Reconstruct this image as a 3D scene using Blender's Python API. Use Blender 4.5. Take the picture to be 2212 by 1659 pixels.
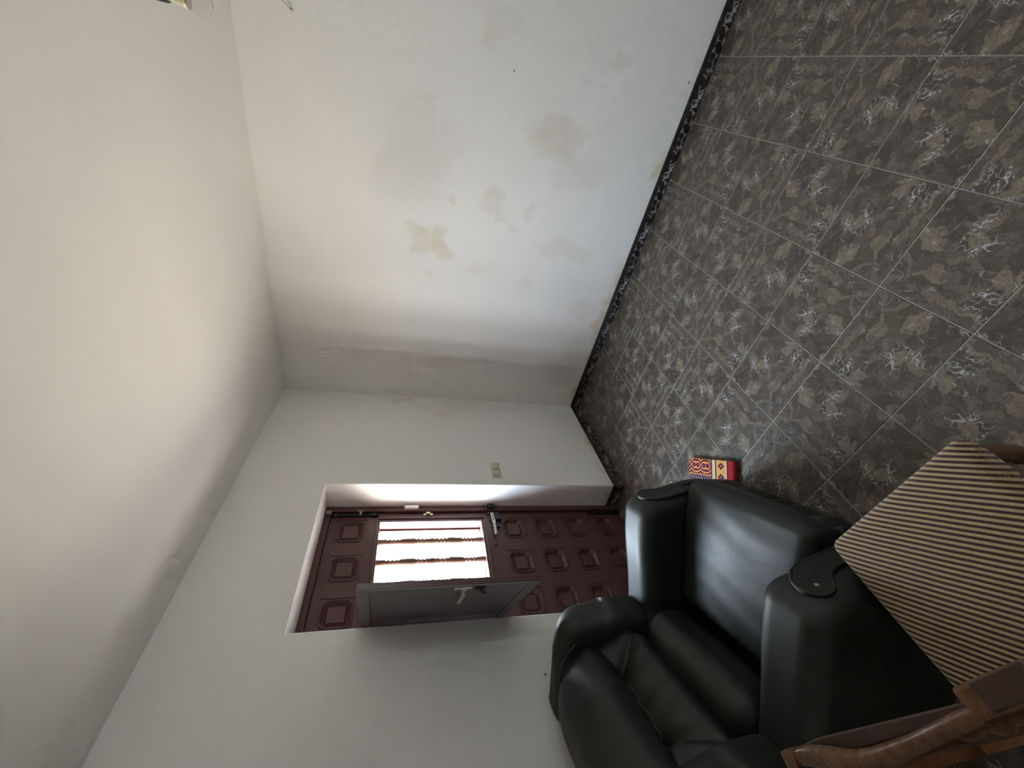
import bpy, bmesh, math, random
from mathutils import Vector, Matrix, noise

for o in list(bpy.data.objects):
    bpy.data.objects.remove(o, do_unlink=True)
S = bpy.context.scene
C = S.collection
PI = math.pi

# ------------------------------------------------------------------ camera
cam_d = bpy.data.cameras.new('camera')
cam = bpy.data.objects.new('camera', cam_d)
C.objects.link(cam)
cam_d.sensor_fit = 'HORIZONTAL'
cam_d.sensor_width = 36.0
cam_d.lens = 36.0 * 890.26 / 2212.0
cam_d.clip_start = 0.02
CX, CY, CZ = (-0.158627, -0.209487, -0.964859), (0.613003, -0.786966, 0.070083), (-0.773993, -0.580344, 0.253251)
cam.matrix_world = Matrix(((CX[0], CY[0], CZ[0], -2.80372), (CX[1], CY[1], CZ[1], -2.31199), (CX[2], CY[2], CZ[2], 1.61330), (0, 0, 0, 1)))
S.camera = cam

# ------------------------------------------------------------------ colour management
S.view_settings.view_transform = 'Standard'
S.view_settings.look = 'None'
S.view_settings.gamma = 1.0
S.view_settings.use_curve_mapping = False
S.view_settings.exposure = 1.47

# ------------------------------------------------------------------ world: bright sky over pale sunlit ground
SKY = (0.88, 1.08, 1.30)
HORIZON = (0.78, 0.815, 0.83)
GROUND = (0.92, 0.835, 0.68)
W = bpy.data.worlds.new('World')
S.world = W
W.use_nodes = True
wn, wl = W.node_tree.nodes, W.node_tree.links
wn.clear()
w_out = wn.new('ShaderNodeOutputWorld')
w_bg = wn.new('ShaderNodeBackground')
w_tc = wn.new('ShaderNodeTexCoord')
w_sep = wn.new('ShaderNodeSeparateXYZ')
w_mr = wn.new('ShaderNodeMapRange')
w_mr.inputs[1].default_value = -1.0
w_mr.inputs[2].default_value = 1.0
w_rp = wn.new('ShaderNodeValToRGB')          # ground below, hazy white horizon, bluer sky overhead
STOPS = [(0.0, GROUND), (0.24, GROUND), (0.52, HORIZON), (0.56, HORIZON), (0.85, SKY), (1.0, SKY)]
while len(w_rp.color_ramp.elements) < len(STOPS): w_rp.color_ramp.elements.new(0.5)
for k_, (p_, c_) in enumerate(STOPS):
    w_rp.color_ramp.elements[k_].position = p_
    w_rp.color_ramp.elements[k_].color = (*c_, 1)
w_bg.inputs[1].default_value = 22.0
wl.new(w_tc.outputs['Generated'], w_sep.inputs[0])
wl.new(w_sep.outputs[2], w_mr.inputs[0])
wl.new(w_mr.outputs[0], w_rp.inputs[0])
wl.new(w_rp.outputs[0], w_bg.inputs[0])
wl.new(w_bg.outputs[0], w_out.inputs[0])
W.cycles.sampling_method = 'MANUAL'
W.cycles.sample_map_resolution = 512

# the skewed wall that holds the door: s runs along it from the corner, y points into the room
AD = math.atan2(-0.12312814, -0.99239078)
MD = Matrix.Rotation(AD, 4, 'Z')
H = 2.5254
OS0, OS1, OZ1, RD = 1.05, 1.95, 2.032, 0.20      # door opening and depth of its reveal

# window opening guides the daylight sampling (a portal gives off no light of its own)
pd = bpy.data.lights.new('window_portal', 'AREA')
pd.shape = 'RECTANGLE'
pd.size, pd.size_y = 0.72, 0.72
pd.cycles.is_portal = True
po = bpy.data.objects.new('window_portal', pd)
C.objects.link(po)
po.matrix_world = MD @ Matrix.Translation((1.49, -0.245, 1.37)) @ Matrix.Rotation(PI / 2, 4, 'X')

pd2 = bpy.data.lights.new('fill_window_portal', 'AREA')  # portal for the added fill window behind the viewer
pd2.shape = 'RECTANGLE'
pd2.size, pd2.size_y = 0.34, 0.34
pd2.cycles.is_portal = True
po2 = bpy.data.objects.new('fill_window_portal', pd2)
C.objects.link(po2)
po2.matrix_world = Matrix.Translation((-1.91, -4.17, 1.82)) @ Matrix.Rotation(-PI / 2, 4, 'X')

S.cycles.max_bounces = 8
S.cycles.diffuse_bounces = 7
S.cycles.glossy_bounces = 3
S.cycles.use_adaptive_sampling = True
S.cycles.adaptive_threshold = 0.08
S.cycles.adaptive_min_samples = 16
S.cycles.caustics_reflective = False
S.cycles.sample_clamp_indirect = 6.0

# ------------------------------------------------------------------ helpers
def tag(o, label=None, cat=None, group=None, kind=None):
    if label: o['label'] = label
    if cat: o['category'] = cat
    if group: o['group'] = group
    if kind: o['kind'] = kind
    return o

def empty(name, loc=(0, 0, 0), rz=0.0):
    o = bpy.data.objects.new(name, None)
    C.objects.link(o)
    o.location = loc
    o.rotation_euler = (0, 0, rz)
    o.empty_display_size = 0.1
    return o

def link_mesh(name, me, mat=None, parent=None, smooth=False):
    if mat is not None and not me.materials:
        me.materials.append(mat)
    if smooth:
        for p in me.polygons:
            p.use_smooth = True
    o = bpy.data.objects.new(name, me)
    C.objects.link(o)
    if parent is not None:
        o.parent = parent
    return o

def pydata(name, vs, fs, mat=None, parent=None, smooth=False):
    me = bpy.data.meshes.new(name)
    me.from_pydata([tuple(v) for v in vs], [], fs)
    bm = bmesh.new(); bm.from_mesh(me)
    bmesh.ops.recalc_face_normals(bm, faces=bm.faces)
    bm.to_mesh(me); bm.free()
    return link_mesh(name, me, mat, parent, smooth)

class MB:
    """collects shapes of one part into one bmesh"""
    def __init__(self): self.v = []; self.f = []
    def add(self, vs, fs):
        n = len(self.v)
        self.v += [tuple(v) for v in vs]
        self.f += [tuple(i + n for i in f) for f in fs]
        return self
    def box(self, x0, x1, y0, y1, z0, z1, b=0.0):
        bm = bmesh.new()
        bmesh.ops.create_cube(bm, size=1.0)
        for v in bm.verts:
            v.co = (x0 + (v.co.x + .5) * (x1 - x0), y0 + (v.co.y + .5) * (y1 - y0), z0 + (v.co.z + .5) * (z1 - z0))
        if b > 0:
            bmesh.ops.bevel(bm, geom=list(bm.edges), offset=b, segments=2, profile=0.5, affect='EDGES')
        bm.verts.index_update()
        self.add([v.co.copy() for v in bm.verts], [[v.index for v in f.verts] for f in bm.faces])
        bm.free()
        return self
    def tube(self, pts, r, n=10, cap=True, sx=1.0):
        """tube along a polyline; r is a number or one radius per point"""
        pts = [Vector(p) for p in pts]
        rs = r if isinstance(r, (list, tuple)) else [r] * len(pts)
        ring0 = len(self.v)
        up = None
        for i, p in enumerate(pts):
            t = (pts[min(i + 1, len(pts) - 1)] - pts[max(i - 1, 0)]).normalized()
            if up is None:
                up = Vector((0, 0, 1)) if abs(t.z) < 0.9 else Vector((1, 0, 0))
            a = t.cross(up).normalized(); b = a.cross(t).normalized(); up = b
            for k in range(n):
                an = 2 * PI * k / n
                self.v.append(tuple(p + rs[i] * (a * math.cos(an) * sx + b * math.sin(an))))
        for i in range(len(pts) - 1):
            for k in range(n):
                k2 = (k + 1) % n
                self.f.append((ring0 + i * n + k, ring0 + i * n + k2, ring0 + (i + 1) * n + k2, ring0 + (i + 1) * n + k))
        if cap:
            self.f.append(tuple(ring0 + k for k in range(n))[::-1])
            self.f.append(tuple(ring0 + (len(pts) - 1) * n + k for k in range(n)))
        return self
    def lathe(self, prof, c=(0, 0, 0), n=24, axis='Z'):
        """profile of (radius, height)"""
        b = len(self.v)
        c = Vector(c)
        for r, h in prof:
            for k in range(n):
                an = 2 * PI * k / n
                x, y = r * math.cos(an), r * math.sin(an)
                p = {'Z': (x, y, h), 'Y': (x, h, y), 'X': (h, x, y)}[axis]
                self.v.append(tuple(c + Vector(p)))
        m = len(prof)
        for i in range(m - 1):
            for k in range(n):
                k2 = (k + 1) % n
                self.f.append((b + i * n + k, b + i * n + k2, b + (i + 1) * n + k2, b + (i + 1) * n + k))
        self.f.append(tuple(b + k for k in range(n))[::-1])
        self.f.append(tuple(b + (m - 1) * n + k for k in range(n)))
        return self
    def prism(self, outline, h0, h1, plane='XZ'):
        """extrude a closed 2-D outline; plane XZ extrudes along y, XY along z, YZ along x"""
        b = len(self.v); n = len(outline)
        for h in (h0, h1):
            for p, q in outline:
                self.v.append({'XZ': (p, h, q), 'XY': (p, q, h), 'YZ': (h, p, q)}[plane])
        self.f.append(tuple(b + i for i in range(n)))
        self.f.append(tuple(b + n + i for i in range(n))[::-1])
        for i in range(n):
            j = (i + 1) % n
            self.f.append((b + i, b + j, b + n + j, b + n + i))
        return self
    def build(self, name, mat=None, parent=None, smooth=False, angle=None):
        o = pydata(name, self.v, self.f, mat, parent, smooth)
        if angle is not None:
            o.data.set_sharp_from_angle(angle=math.radians(angle))
        return o

def rbox(hx, hy, hz, r, inner=8, corner=5, fn=None, c=(0, 0, 0)):
    """rounded cushion block, optional deformation fn(x,y,z)->(x,y,z) in local metres before centring at c"""
    def axis(h):
        core = max(h - r, 1e-4)
        e = [core + r * math.tan(PI / 4 * k / corner) for k in range(corner, 0, -1)]
        mid = [core - 2 * core * k / inner for k in range(inner + 1)]
        return [v for v in e] + mid + [-v for v in reversed(e)], core
    A = [axis(h) for h in (hx, hy, hz)]
    idx = {}; vs = []; fs = []
    def vert(p):
        key = (round(p[0], 6), round(p[1], 6), round(p[2], 6))
        if key in idx: return idx[key]
        q = [max(-A[i][1], min(A[i][1], p[i])) for i in range(3)]
        d = Vector([p[i] - q[i] for i in range(3)])
        if d.length > 1e-9: d = d.normalized() * r
        P = [q[i] + d[i] for i in range(3)]
        if fn: P = fn(*P)
        idx[key] = len(vs); vs.append((P[0] + c[0], P[1] + c[1], P[2] + c[2]))
        return idx[key]
    for ax in range(3):
        u, v = (ax + 1) % 3, (ax + 2) % 3
        for sgn in (1, -1):
            hh = A[ax][1] + r
            U, V = A[u][0], A[v][0]
            for i in range(len(U) - 1):
                for j in range(len(V) - 1):
                    q = []
                    for a, b in ((i, j), (i + 1, j), (i + 1, j + 1), (i, j + 1)):
                        p = [0, 0, 0]; p[ax] = sgn * hh; p[u] = U[a]; p[v] = V[b]
                        q.append(vert(p))
                    fs.append(q)
    return vs, fs

def smoothstep(a, b, x):
    t = max(0.0, min(1.0, (x - a) / (b - a)))
    return t * t * (3 - 2 * t)

def catmull(pts, n=6):
    P = [Vector(p) for p in pts]
    P = [2 * P[0] - P[1]] + P + [2 * P[-1] - P[-2]]
    out = []
    for i in range(1, len(P) - 2):
        for k in range(n):
            t = k / n
            a, b, c, d = P[i - 1], P[i], P[i + 1], P[i + 2]
            out.append(0.5 * ((2 * b) + (c - a) * t + (2 * a - 5 * b + 4 * c - d) * t * t + (3 * b - a - 3 * c + d) * t ** 3))
    out.append(P[-2])
    return out

# ------------------------------------------------------------------ material helpers
class NT:
    def __init__(self, name):
        self.m = bpy.data.materials.new(name)
        self.m.use_nodes = True
        self.n = self.m.node_tree.nodes; self.l = self.m.node_tree.links
        self.b = self.n['Principled BSDF']
    def new(self, t, **k):
        x = self.n.new(t)
        for a, v in k.items(): setattr(x, a, v)
        return x
    def put(self, sock, val):
        if hasattr(val, 'is_output') or isinstance(val, bpy.types.NodeSocket): self.l.new(val, sock)
        elif val is not None: sock.default_value = val
    def coord(self, which='Object', scale=None, loc=None, rot=None):
        t = self.new('ShaderNodeTexCoord')
        o = t.outputs[which]
        if scale is not None or loc is not None or rot is not None:
            mp = self.new('ShaderNodeMapping')
            self.l.new(o, mp.inputs[0])
            if loc is not None: mp.inputs[1].default_value = loc
            if rot is not None: mp.inputs[2].default_value = rot
            if scale is not None: mp.inputs[3].default_value = scale
            o = mp.outputs[0]
        return o
    def math(self, op, a, b=None, c=None, clamp=False):
        x = self.new('ShaderNodeMath', operation=op, use_clamp=clamp)
        self.put(x.inputs[0], a)
        if b is not None: self.put(x.inputs[1], b)
        if c is not None: self.put(x.inputs[2], c)
        return x.outputs[0]
    def vmath(self, op, a, b=None, scale=None):
        x = self.new('ShaderNodeVectorMath', operation=op)
        self.put(x.inputs[0], a)
        if b is not None: self.put(x.inputs[1], b)
        if scale is not None: self.put(x.inputs[3], scale)
        return x.outputs['Value'] if op in ('LENGTH', 'DISTANCE', 'DOT_PRODUCT') else x.outputs[0]
    def noise(self, vec, scale, detail=3, rough=0.5, dist=0.0, color=False):
        x = self.new('ShaderNodeTexNoise')
        self.put(x.inputs['Vector'], vec)
        x.inputs['Scale'].default_value = scale; x.inputs['Detail'].default_value = detail
        x.inputs['Roughness'].default_value = rough; x.inputs['Distortion'].default_value = dist
        return x.outputs['Color'] if color else x.outputs['Fac']
    def voronoi(self, vec, scale, feature='F1', out='Distance', rnd=1.0):
        x = self.new('ShaderNodeTexVoronoi', feature=feature)
        self.put(x.inputs['Vector'], vec)
        x.inputs['Scale'].default_value = scale
        x.inputs['Randomness'].default_value = rnd
        return x.outputs[out]
    def mr(self, v, a, b, c=0.0, d=1.0, smooth=True):
        x = self.new('ShaderNodeMapRange', interpolation_type='SMOOTHSTEP' if smooth else 'LINEAR')
        self.put(x.inputs[0], v)
        for i, q in enumerate((a, b, c, d)): x.inputs[i + 1].default_value = q
        return x.outputs[0]
    def mix(self, f, a, b, blend='MIX'):
        x = self.new('ShaderNodeMix', data_type='RGBA', blend_type=blend)
        self.put(x.inputs[0], f)
        self.put(x.inputs[6], (*a, 1) if isinstance(a, tuple) and len(a) == 3 else a)
        self.put(x.inputs[7], (*b, 1) if isinstance(b, tuple) and len(b) == 3 else b)
        return x.outputs[2]
    def ramp(self, f, stops, interp='LINEAR'):
        x = self.new('ShaderNodeValToRGB')
        self.put(x.inputs[0], f)
        e = x.color_ramp; e.interpolation = interp
        while len(e.elements) < len(stops): e.elements.new(0.5)
        for k, (p, c) in enumerate(stops):
            e.elements[k].position = p; e.elements[k].color = (*c, 1)
        return x.outputs[0]
    def bump(self, h, strength=0.2, dist=0.01):
        x = self.new('ShaderNodeBump')
        x.inputs['Strength'].default_value = strength; x.inputs['Distance'].default_value = dist
        self.put(x.inputs['Height'], h)
        self.l.new(x.outputs[0], self.b.inputs['Normal'])
        return x
    def set(self, color=None, rough=None, metal=None, spec=None, coat=None):
        if color is not None: self.put(self.b.inputs['Base Color'], (*color, 1) if isinstance(color, tuple) and len(color) == 3 else color)
        if rough is not None: self.put(self.b.inputs['Roughness'], rough)
        if metal is not None: self.put(self.b.inputs['Metallic'], metal)
        if spec is not None: self.put(self.b.inputs['Specular IOR Level'], spec)
        if coat is not None: self.put(self.b.inputs['Coat Weight'], coat)
        return self.m

def simple(name, color, rough=0.5, metal=0.0, var=0.12, scale=30.0, bump=0.0):
    t = NT(name)
    f = t.noise(t.coord(), scale, 4)
    a = tuple(c * (1 - var) for c in color); b = tuple(min(1, c * (1 + var)) for c in color)
    t.set(t.mix(f, a, b), rough, metal)
    if bump: t.bump(f, bump, 0.002)
    return t.m

WALLC = (0.90, 0.895, 0.882)

def plaster(name, base, bumps=0.25, stains=None, swap='X', crack=False):
    """painted plaster; stains are (u, z, ru, rz, strength, colour index) in wall metres"""
    t = NT(name)
    co = t.coord()
    big = t.noise(co, 1.3, 2)
    col = t.mix(t.mr(big, 0.3, 0.7), tuple(c * 0.97 for c in base), base)
    if stains:
        d1 = t.noise(co, 5.5, 4, 0.66, color=True)
        d2 = t.vmath('SUBTRACT', d1, (0.5, 0.5, 0.5))
        dc = t.vmath('ADD', co, t.vmath('SCALE', d2, scale=0.26))
        mott = t.mr(t.noise(co, 16, 4, 0.65), 0.25, 0.75, 0.55, 1.0)
        tints = ((0.62, 0.525, 0.325), (0.60, 0.565, 0.515), (0.66, 0.43, 0.16))
        for u, z, ru, rz, st, ci in stains:
            cen = (0.0, -u, z) if swap == 'X' else (u, 0.0, z)
            sc = (0.0, 1 / ru, 1 / rz) if swap == 'X' else (1 / ru, 0.0, 1 / rz)
            v = t.vmath('MULTIPLY', t.vmath('SUBTRACT', dc, cen), sc)
            f = t.mr(t.vmath('LENGTH', v), 1.15, 0.50, 0.0, st * 0.78)
            if ci != 1: f = t.math('MULTIPLY', f, mott)
            col = t.mix(f, col, tints[ci])
        # damp line along the skirting
        sep = t.new('ShaderNodeSeparateXYZ'); t.l.new(dc, sep.inputs[0])
        col = t.mix(t.math('MULTIPLY', t.mr(sep.outputs[2], 0.14, 0.07, 0.0, 0.7), t.mr(t.noise(co, 3.2, 3), 0.42, 0.62)), col, (0.66, 0.56, 0.36))
    if bumps:
        h = t.noise(co, 11, 5 if stains else 3, 0.62)
        if stains:
            h = t.math('ADD', h, t.math('MULTIPLY', t.mr(t.noise(co, 24, 3, 0.7), 0.60, 0.70), 0.22))
        t.bump(h, bumps, 0.006)
    return t.set(col, 0.62, spec=0.3)

# stains on the long wall: (distance from corner, height, half sizes, strength, tint)
ST_R = [(1.365, 1.523, 0.105, 0.149, 0.55, 0), (1.295, 1.424, 0.089, 0.077, 0.5, 0), (1.641, 1.407, 0.043, 0.032, 0.35, 0), (1.688, 1.138, 0.103, 0.111, 0.35, 0), (1.608, 1.055, 0.036, 0.066, 0.3, 0), (1.656, 0.867, 0.08, 0.043, 0.3, 0), (1.542, 0.955, 0.037, 0.049, 0.3, 0), (2.092, 0.825, 0.132, 0.194, 0.5, 0), (1.427, 0.574, 0.081, 0.233, 0.3, 0), (2.467, 1.285, 0.069, 0.075, 0.25, 0), (2.495, 0.555, 0.043, 0.059, 0.3, 0), (1.226, 1.161, 0.052, 0.162, 0.2, 0), (1.932, 0.624, 0.113, 0.208, 0.2, 1), (0.993, 0.271, 0.099, 0.143, 0.35, 0), (0.85, 0.122, 0.079, 0.062, 0.55, 2), (0.355, 0.296, 0.186, 0.186, 0.45, 1), (0.604, 0.21, 0.172, 0.129, 0.3, 0), (1.118, 1.518, 0.025, 0.049, 0.25, 0), (1.143, 0.807, 0.045, 0.065, 0.2, 0), (1.896, 1.629, 0.313, 0.325, 0.22, 1), (1.719, 1.704, 0.241, 0.285, 0.2, 1), (2.556, 1.249, 0.065, 0.161, 0.15, 1)]
ST_L = [(0.085, 1.62, 0.05, 0.09, 0.55, 0), (0.15, 1.45, 0.045, 0.10, 0.50, 0), (0.22, 1.28, 0.05, 0.10, 0.40, 0), (0.10, 1.15, 0.12, 0.18, 0.20, 0), (0.05, 0.75, 0.09, 0.35, 0.12, 1)]
M_wall_r = plaster('plaster_stained', WALLC, 0.30, ST_R, 'X')
M_wall_l = plaster('plaster_door_wall', WALLC, 0.18, ST_L, 'S')
M_wall = plaster('plaster_plain', WALLC, 0)
M_ceil = plaster('plaster_ceiling', (0.905, 0.893, 0.865), 0.22)

# ------------------------------------------------------------------ floor
def tile_material():
    t = NT('marbled_tile')
    co = t.coord()
    warp = t.vmath('SUBTRACT', t.noise(co, 13, 4, 0.7, color=True), (0.5, 0.5, 0.5))
    c1 = t.vmath('ADD', co, t.vmath('SCALE', warp, scale=0.11))
    mp = t.new('ShaderNodeMapping'); t.l.new(c1, mp.inputs[0])
    mp.inputs[2].default_value = (0, 0, 0.7); mp.inputs[3].default_value = (1.0, 1.6, 1.0)
    c2 = mp.outputs[0]
    cell = t.new('ShaderNodeSeparateColor'); t.l.new(t.voronoi(c2, 19, out='Color'), cell.inputs[0])
    base = t.ramp(cell.outputs[0], [(0.0, (0.062, 0.052, 0.045)), (0.35, (0.090, 0.077, 0.066)), (0.60, (0.125, 0.107, 0.090)), (0.82, (0.170, 0.145, 0.116)), (1.0, (0.215, 0.182, 0.142))])
    fine = t.noise(c2, 60, 4, 0.75)
    base = t.mix(t.mr(fine, 0.49, 0.64, 0, 0.66), base, (0.045, 0.040, 0.037))
    streak = t.noise(c2, 15, 4, 0.7, 1.0)
    base = t.mix(t.mr(streak, 0.58, 0.67, 0, 0.60), base, (0.044, 0.038, 0.034))
    base = t.mix(t.mr(streak, 0.41, 0.34, 0, 0.65), base, (0.200, 0.170, 0.130))
    spot = t.voronoi(c2, 30)
    sm = t.math('MULTIPLY', t.mr(spot, 0.24, 0.17), t.mr(cell.outputs[1], 0.70, 0.74))
    base = t.mix(t.math('MULTIPLY', sm, 0.85), base, (0.048, 0.030, 0.021))
    crk = t.voronoi(c2, 38, 'DISTANCE_TO_EDGE')
    base = t.mix(t.math('MULTIPLY', t.mr(crk, 0.05, 0.0, 0, 0.75), t.mr(streak, 0.42, 0.55)), base, (0.030, 0.026, 0.025))
    vm = t.mr(t.noise(co, 7.5, 2, 0.5), 0.50, 0.62)
    vn = t.math('ABSOLUTE', t.math('SUBTRACT', t.noise(co, 17, 2, 0.5, 1.3), 0.5))
    base = t.mix(t.math('MULTIPLY', t.mr(vn, 0.040, 0.012), t.math('MULTIPLY', vm, 0.5)), base, (0.19, 0.22, 0.27))
    base = t.mix(t.math('MULTIPLY', t.mr(vn, 0.014, 0.003), t.math('MULTIPLY', vm, 0.95)), base, (0.50, 0.51, 0.52))
    t.bump(t.math('ADD', t.math('MULTIPLY', t.noise(co, 60, 3), 0.3), t.noise(co, 14, 3)), 0.10, 0.004)
    base = t.mix(1.0, base, (1.0, 0.945, 0.885), 'MULTIPLY')
    return t.set(base, t.mr(t.noise(co, 20, 2), 0.3, 0.7, 0.34, 0.46), spec=0.5)
M_tile = tile_material()
M_grout = simple('grout', (0.36, 0.345, 0.315), 0.85, var=0.25, scale=60)

GX, GY, TS = -0.0075, -0.0267, 0.33
X0, Y0 = -4.46, -4.06
floor = MB().box(-4.62, 0.25, -4.2, 0.32, -0.12, -0.0022).build('floor', M_grout)
tag(floor, 'dark marbled tile floor with pale grout lines', kind='structure')
hs = TS / 2 - 0.0021
bm = bmesh.new()
vs = []
for (h, z) in ((hs, -0.012), (hs, -0.0012), (hs - 0.0012, 0.0)):
    vs.append([bm.verts.new((sx * h, sy * h, z)) for sx, sy in ((-1, -1), (1, -1), (1, 1), (-1, 1))])
for a in range(2):
    for k in range(4):
        bm.faces.new((vs[a][k], vs[a][(k + 1) % 4], vs[a + 1][(k + 1) % 4], vs[a + 1][k]))
bm.faces.new(vs[2]); bm.faces.new(vs[0][::-1])
bmesh.ops.recalc_face_normals(bm, faces=bm.faces)
tile_me = bpy.data.meshes.new('tile'); bm.to_mesh(tile_me); bm.free()
tile_me.materials.append(M_tile)
def dw(s, y, z):
    v = MD @ Vector((s, y, z)); return v
for i in range(-14, 0):
    for j in range(-13, 2):
        cx, cy = GX + (i + 0.5) * TS, GY + (j - 0.5) * TS
        l = MD.inverted() @ Vector((cx, cy, 0))
        if l.y < -0.20 and not (0.8 < l.x < 2.2): continue      # behind the door wall
        if l.y < -0.42: continue
        t = bpy.data.objects.new('tile', tile_me)
        C.objects.link(t); t.parent = floor
        t.location = (cx, cy, 0)
        t.rotation_euler = (0, 0, (0, 1, 3, 2)[(i % 2) + 2 * (j % 2)] * PI / 2)

# ------------------------------------------------------------------ walls, ceiling
DT = 0.30                                     # thickness of the door wall
SW = 4.75
bm = bmesh.new()
ol = [(-0.04, 0), (OS0, 0), (OS0, OZ1), (OS1, OZ1), (OS1, 0), (SW, 0), (SW, H), (-0.04, H)]
fr = [bm.verts.new((s, 0, z)) for s, z in ol]
face = bm.faces.new(fr)
ext = bmesh.ops.extrude_face_region(bm, geom=[face])
bmesh.ops.translate(bm, verts=[g for g in ext['geom'] if isinstance(g, bmesh.types.BMVert)], vec=(0, -DT, 0))
bmesh.ops.recalc_face_normals(bm, faces=bm.faces)
bm.edges.ensure_lookup_table()
be = [e for e in bm.edges if all(abs(v.co.y) < 1e-6 for v in e.verts) and all(OS0 - .01 < v.co.x < OS1 + .01 and v.co.z < OZ1 + .01 for v in e.verts) and not all(v.co.z < .01 for v in e.verts)]
bmesh.ops.bevel(bm, geom=be, offset=0.007, segments=3, profile=0.5, affect='EDGES')
me = bpy.data.meshes.new('wall_left'); bm.to_mesh(me); bm.free()
wl_o = link_mesh('wall_left', me, M_wall_l)
wl_o.rotation_euler = (0, 0, AD)
tag(wl_o, 'white plaster wall holding the dark red door', kind='structure')
wr = MB().box(0.0, 0.15, -4.2, 0.30, -0.0, H).build('wall_right', M_wall_r)
tag(wr, 'long white plaster wall with yellowish damp stains', kind='structure')
BW0, BW1, BWZ0, BWZ1 = -2.08, -1.74, 1.66, 2.00      # unseen window opening added behind the viewer for fill daylight
tag(MB().box(-4.62, BW0, -4.2, -4.06, 0, H).box(BW1, 0.15, -4.2, -4.06, 0, H).box(BW0, BW1, -4.2, -4.06, 0, BWZ0).box(BW0, BW1, -4.2, -4.06, BWZ1, H).build('wall_back', M_wall), 'plain white wall behind the viewer', kind='structure')
tag(MB().box(-4.62, -4.46, -4.06, 0.0, 0, H).build('wall_side', M_wall), 'plain white wall closing the left end of the room', kind='structure')
tag(MB().box(-4.75, 0.25, -4.3, 0.45, H, H + 0.12).build('ceiling', M_ceil), 'plain off-white plaster ceiling', kind='structure')

wf = MB()
for a0, a1, b0, b1 in ((BW0, BW0 + .04, BWZ0, BWZ1), (BW1 - .04, BW1, BWZ0, BWZ1), (BW0 + .04, BW1 - .04, BWZ0, BWZ0 + .04), (BW0 + .04, BW1 - .04, BWZ1 - .04, BWZ1), ((BW0 + BW1) / 2 - .02, (BW0 + BW1) / 2 + .02, BWZ0 + .04, BWZ1 - .04)):
    wf.box(a0, a1, -4.16, -4.11, b0, b1, 0.003)
M_frame = simple('white_fill_window_frame', (0.7, 0.69, 0.66), 0.45)
tag(wf.build('fill_window_1', M_frame), 'small white framed window added unseen behind the viewer for fill light', kind='structure')
# skirting tiles
def skirt_material():
    t = NT('skirting_tile')
    co = t.coord()
    w = t.vmath('SUBTRACT', t.noise(co, 9, 2, 0.5, color=True), (0.5, 0.5, 0.5))
    c1 = t.vmath('ADD', co, t.vmath('SCALE', w, scale=0.09))
    r = t.voronoi(c1, 24, 'DISTANCE_TO_EDGE')
    sep = t.new('ShaderNodeSeparateXYZ'); t.l.new(co, sep.inputs[0])
    lim = t.math('MULTIPLY', t.mr(sep.outputs[2], 0.056, 0.050), t.mr(sep.outputs[2], 0.0, 0.008))
    a = t.math('MULTIPLY', t.mr(r, 0.10, 0.03), t.mr(t.noise(co, 15, 2), 0.40, 0.56))
    b = t.math('MULTIPLY', t.mr(t.voronoi(c1, 30), 0.20, 0.10), t.mr(t.noise(co, 13, 1), 0.46, 0.54))
    f = t.math('MULTIPLY', t.math('MAXIMUM', a, b), lim)
    col = t.mix(t.mr(t.noise(co, 22, 3), 0.4, 0.7), (0.010, 0.009, 0.009), (0.040, 0.032, 0.028))
    col = t.mix(f, col, (0.36, 0.35, 0.355))
    t.bump(t.math('ADD', f, t.noise(co, 60, 2)), 0.25, 0.003)
    return t.set(col, 0.33, spec=0.5)
M_skirt = skirt_material()
def skirt_profile():
    P = [(0, 0), (0.0095, 0), (0.0095, 0.056), (0.0075, 0.058)]
    for zc in (0.0625, 0.0725):
        for k in range(7):
            a = -PI / 2 + PI * k / 6
            P.append((0.0075 + 0.0042 * math.cos(a), zc + 0.0044 * math.sin(a)))
    P += [(0.0075, 0.079), (0.0, 0.079)]
    return P
def skirting(name, label, segs, root_rot=None):
    """segs: list of (start, direction, normal, length) in the root's frame"""
    root = empty(name)
    if root_rot: root.rotation_euler = (0, 0, root_rot)
    tag(root, label, kind='structure')
    pr = skirt_profile()
    for st, d, n, L in segs:
        st, d, n = Vector(st), Vector(d), Vector(n)
        # local mesh: x along, y out of the wall, z up
        g = 0.0010
        m = MB(); k = len(pr)
        vs = [(g, y, z) for y, z in pr] + [(L - g, y, z) for y, z in pr]
        fs = [tuple(range(k)), tuple(range(2 * k - 1, k - 1, -1))] + [(i, (i + 1) % k, k + (i + 1) % k, k + i) for i in range(k)]
        m.add(vs, fs)
        o = m.build('skirting_tile', M_skirt, root)
        rot = Matrix((d, n, d.cross(n))).transposed().to_4x4()
        if (d.cross(n)).z < 0:
            # mirror along: start from the other end
            rot = Matrix((-d, n, (-d).cross(n))).transposed().to_4x4(); st = st + d * L
        o.matrix_local = Matrix.Translation(st) @ rot
    return root
ys = [0.0, 0.375, 0.775, 1.173, 1.573, 1.972, 2.372, 2.772, 3.172, 3.572, 3.972]
ys = [0.0, 0.172, 0.572, 0.972, 1.372, 1.772, 2.174, 2.574, 2.974, 3.374, 3.774]
skirting('baseboard_right', 'black patterned ceramic skirting tiles along the stained wall',
         [((0, -ys[k] - (0.010 if k == 0 else 0), 0), (0, -1, 0), (-1, 0, 0), ys[k + 1] - ys[k] - (0.010 if k == 0 else 0)) for k in range(len(ys) - 1)])
sg = [((0.0015, 0, 0), (1, 0, 0), (0, 1, 0), 0.25), ((0.2515, 0, 0), (1, 0, 0), (0, 1, 0), 0.4), ((0.6515, 0, 0), (1, 0, 0), (0, 1, 0), OS0 - 0.6515 + 0.0085),
      ((OS0, -0.0006, 0), (0, -1, 0), (1, 0, 0), RD - 0.0006)]
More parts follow.
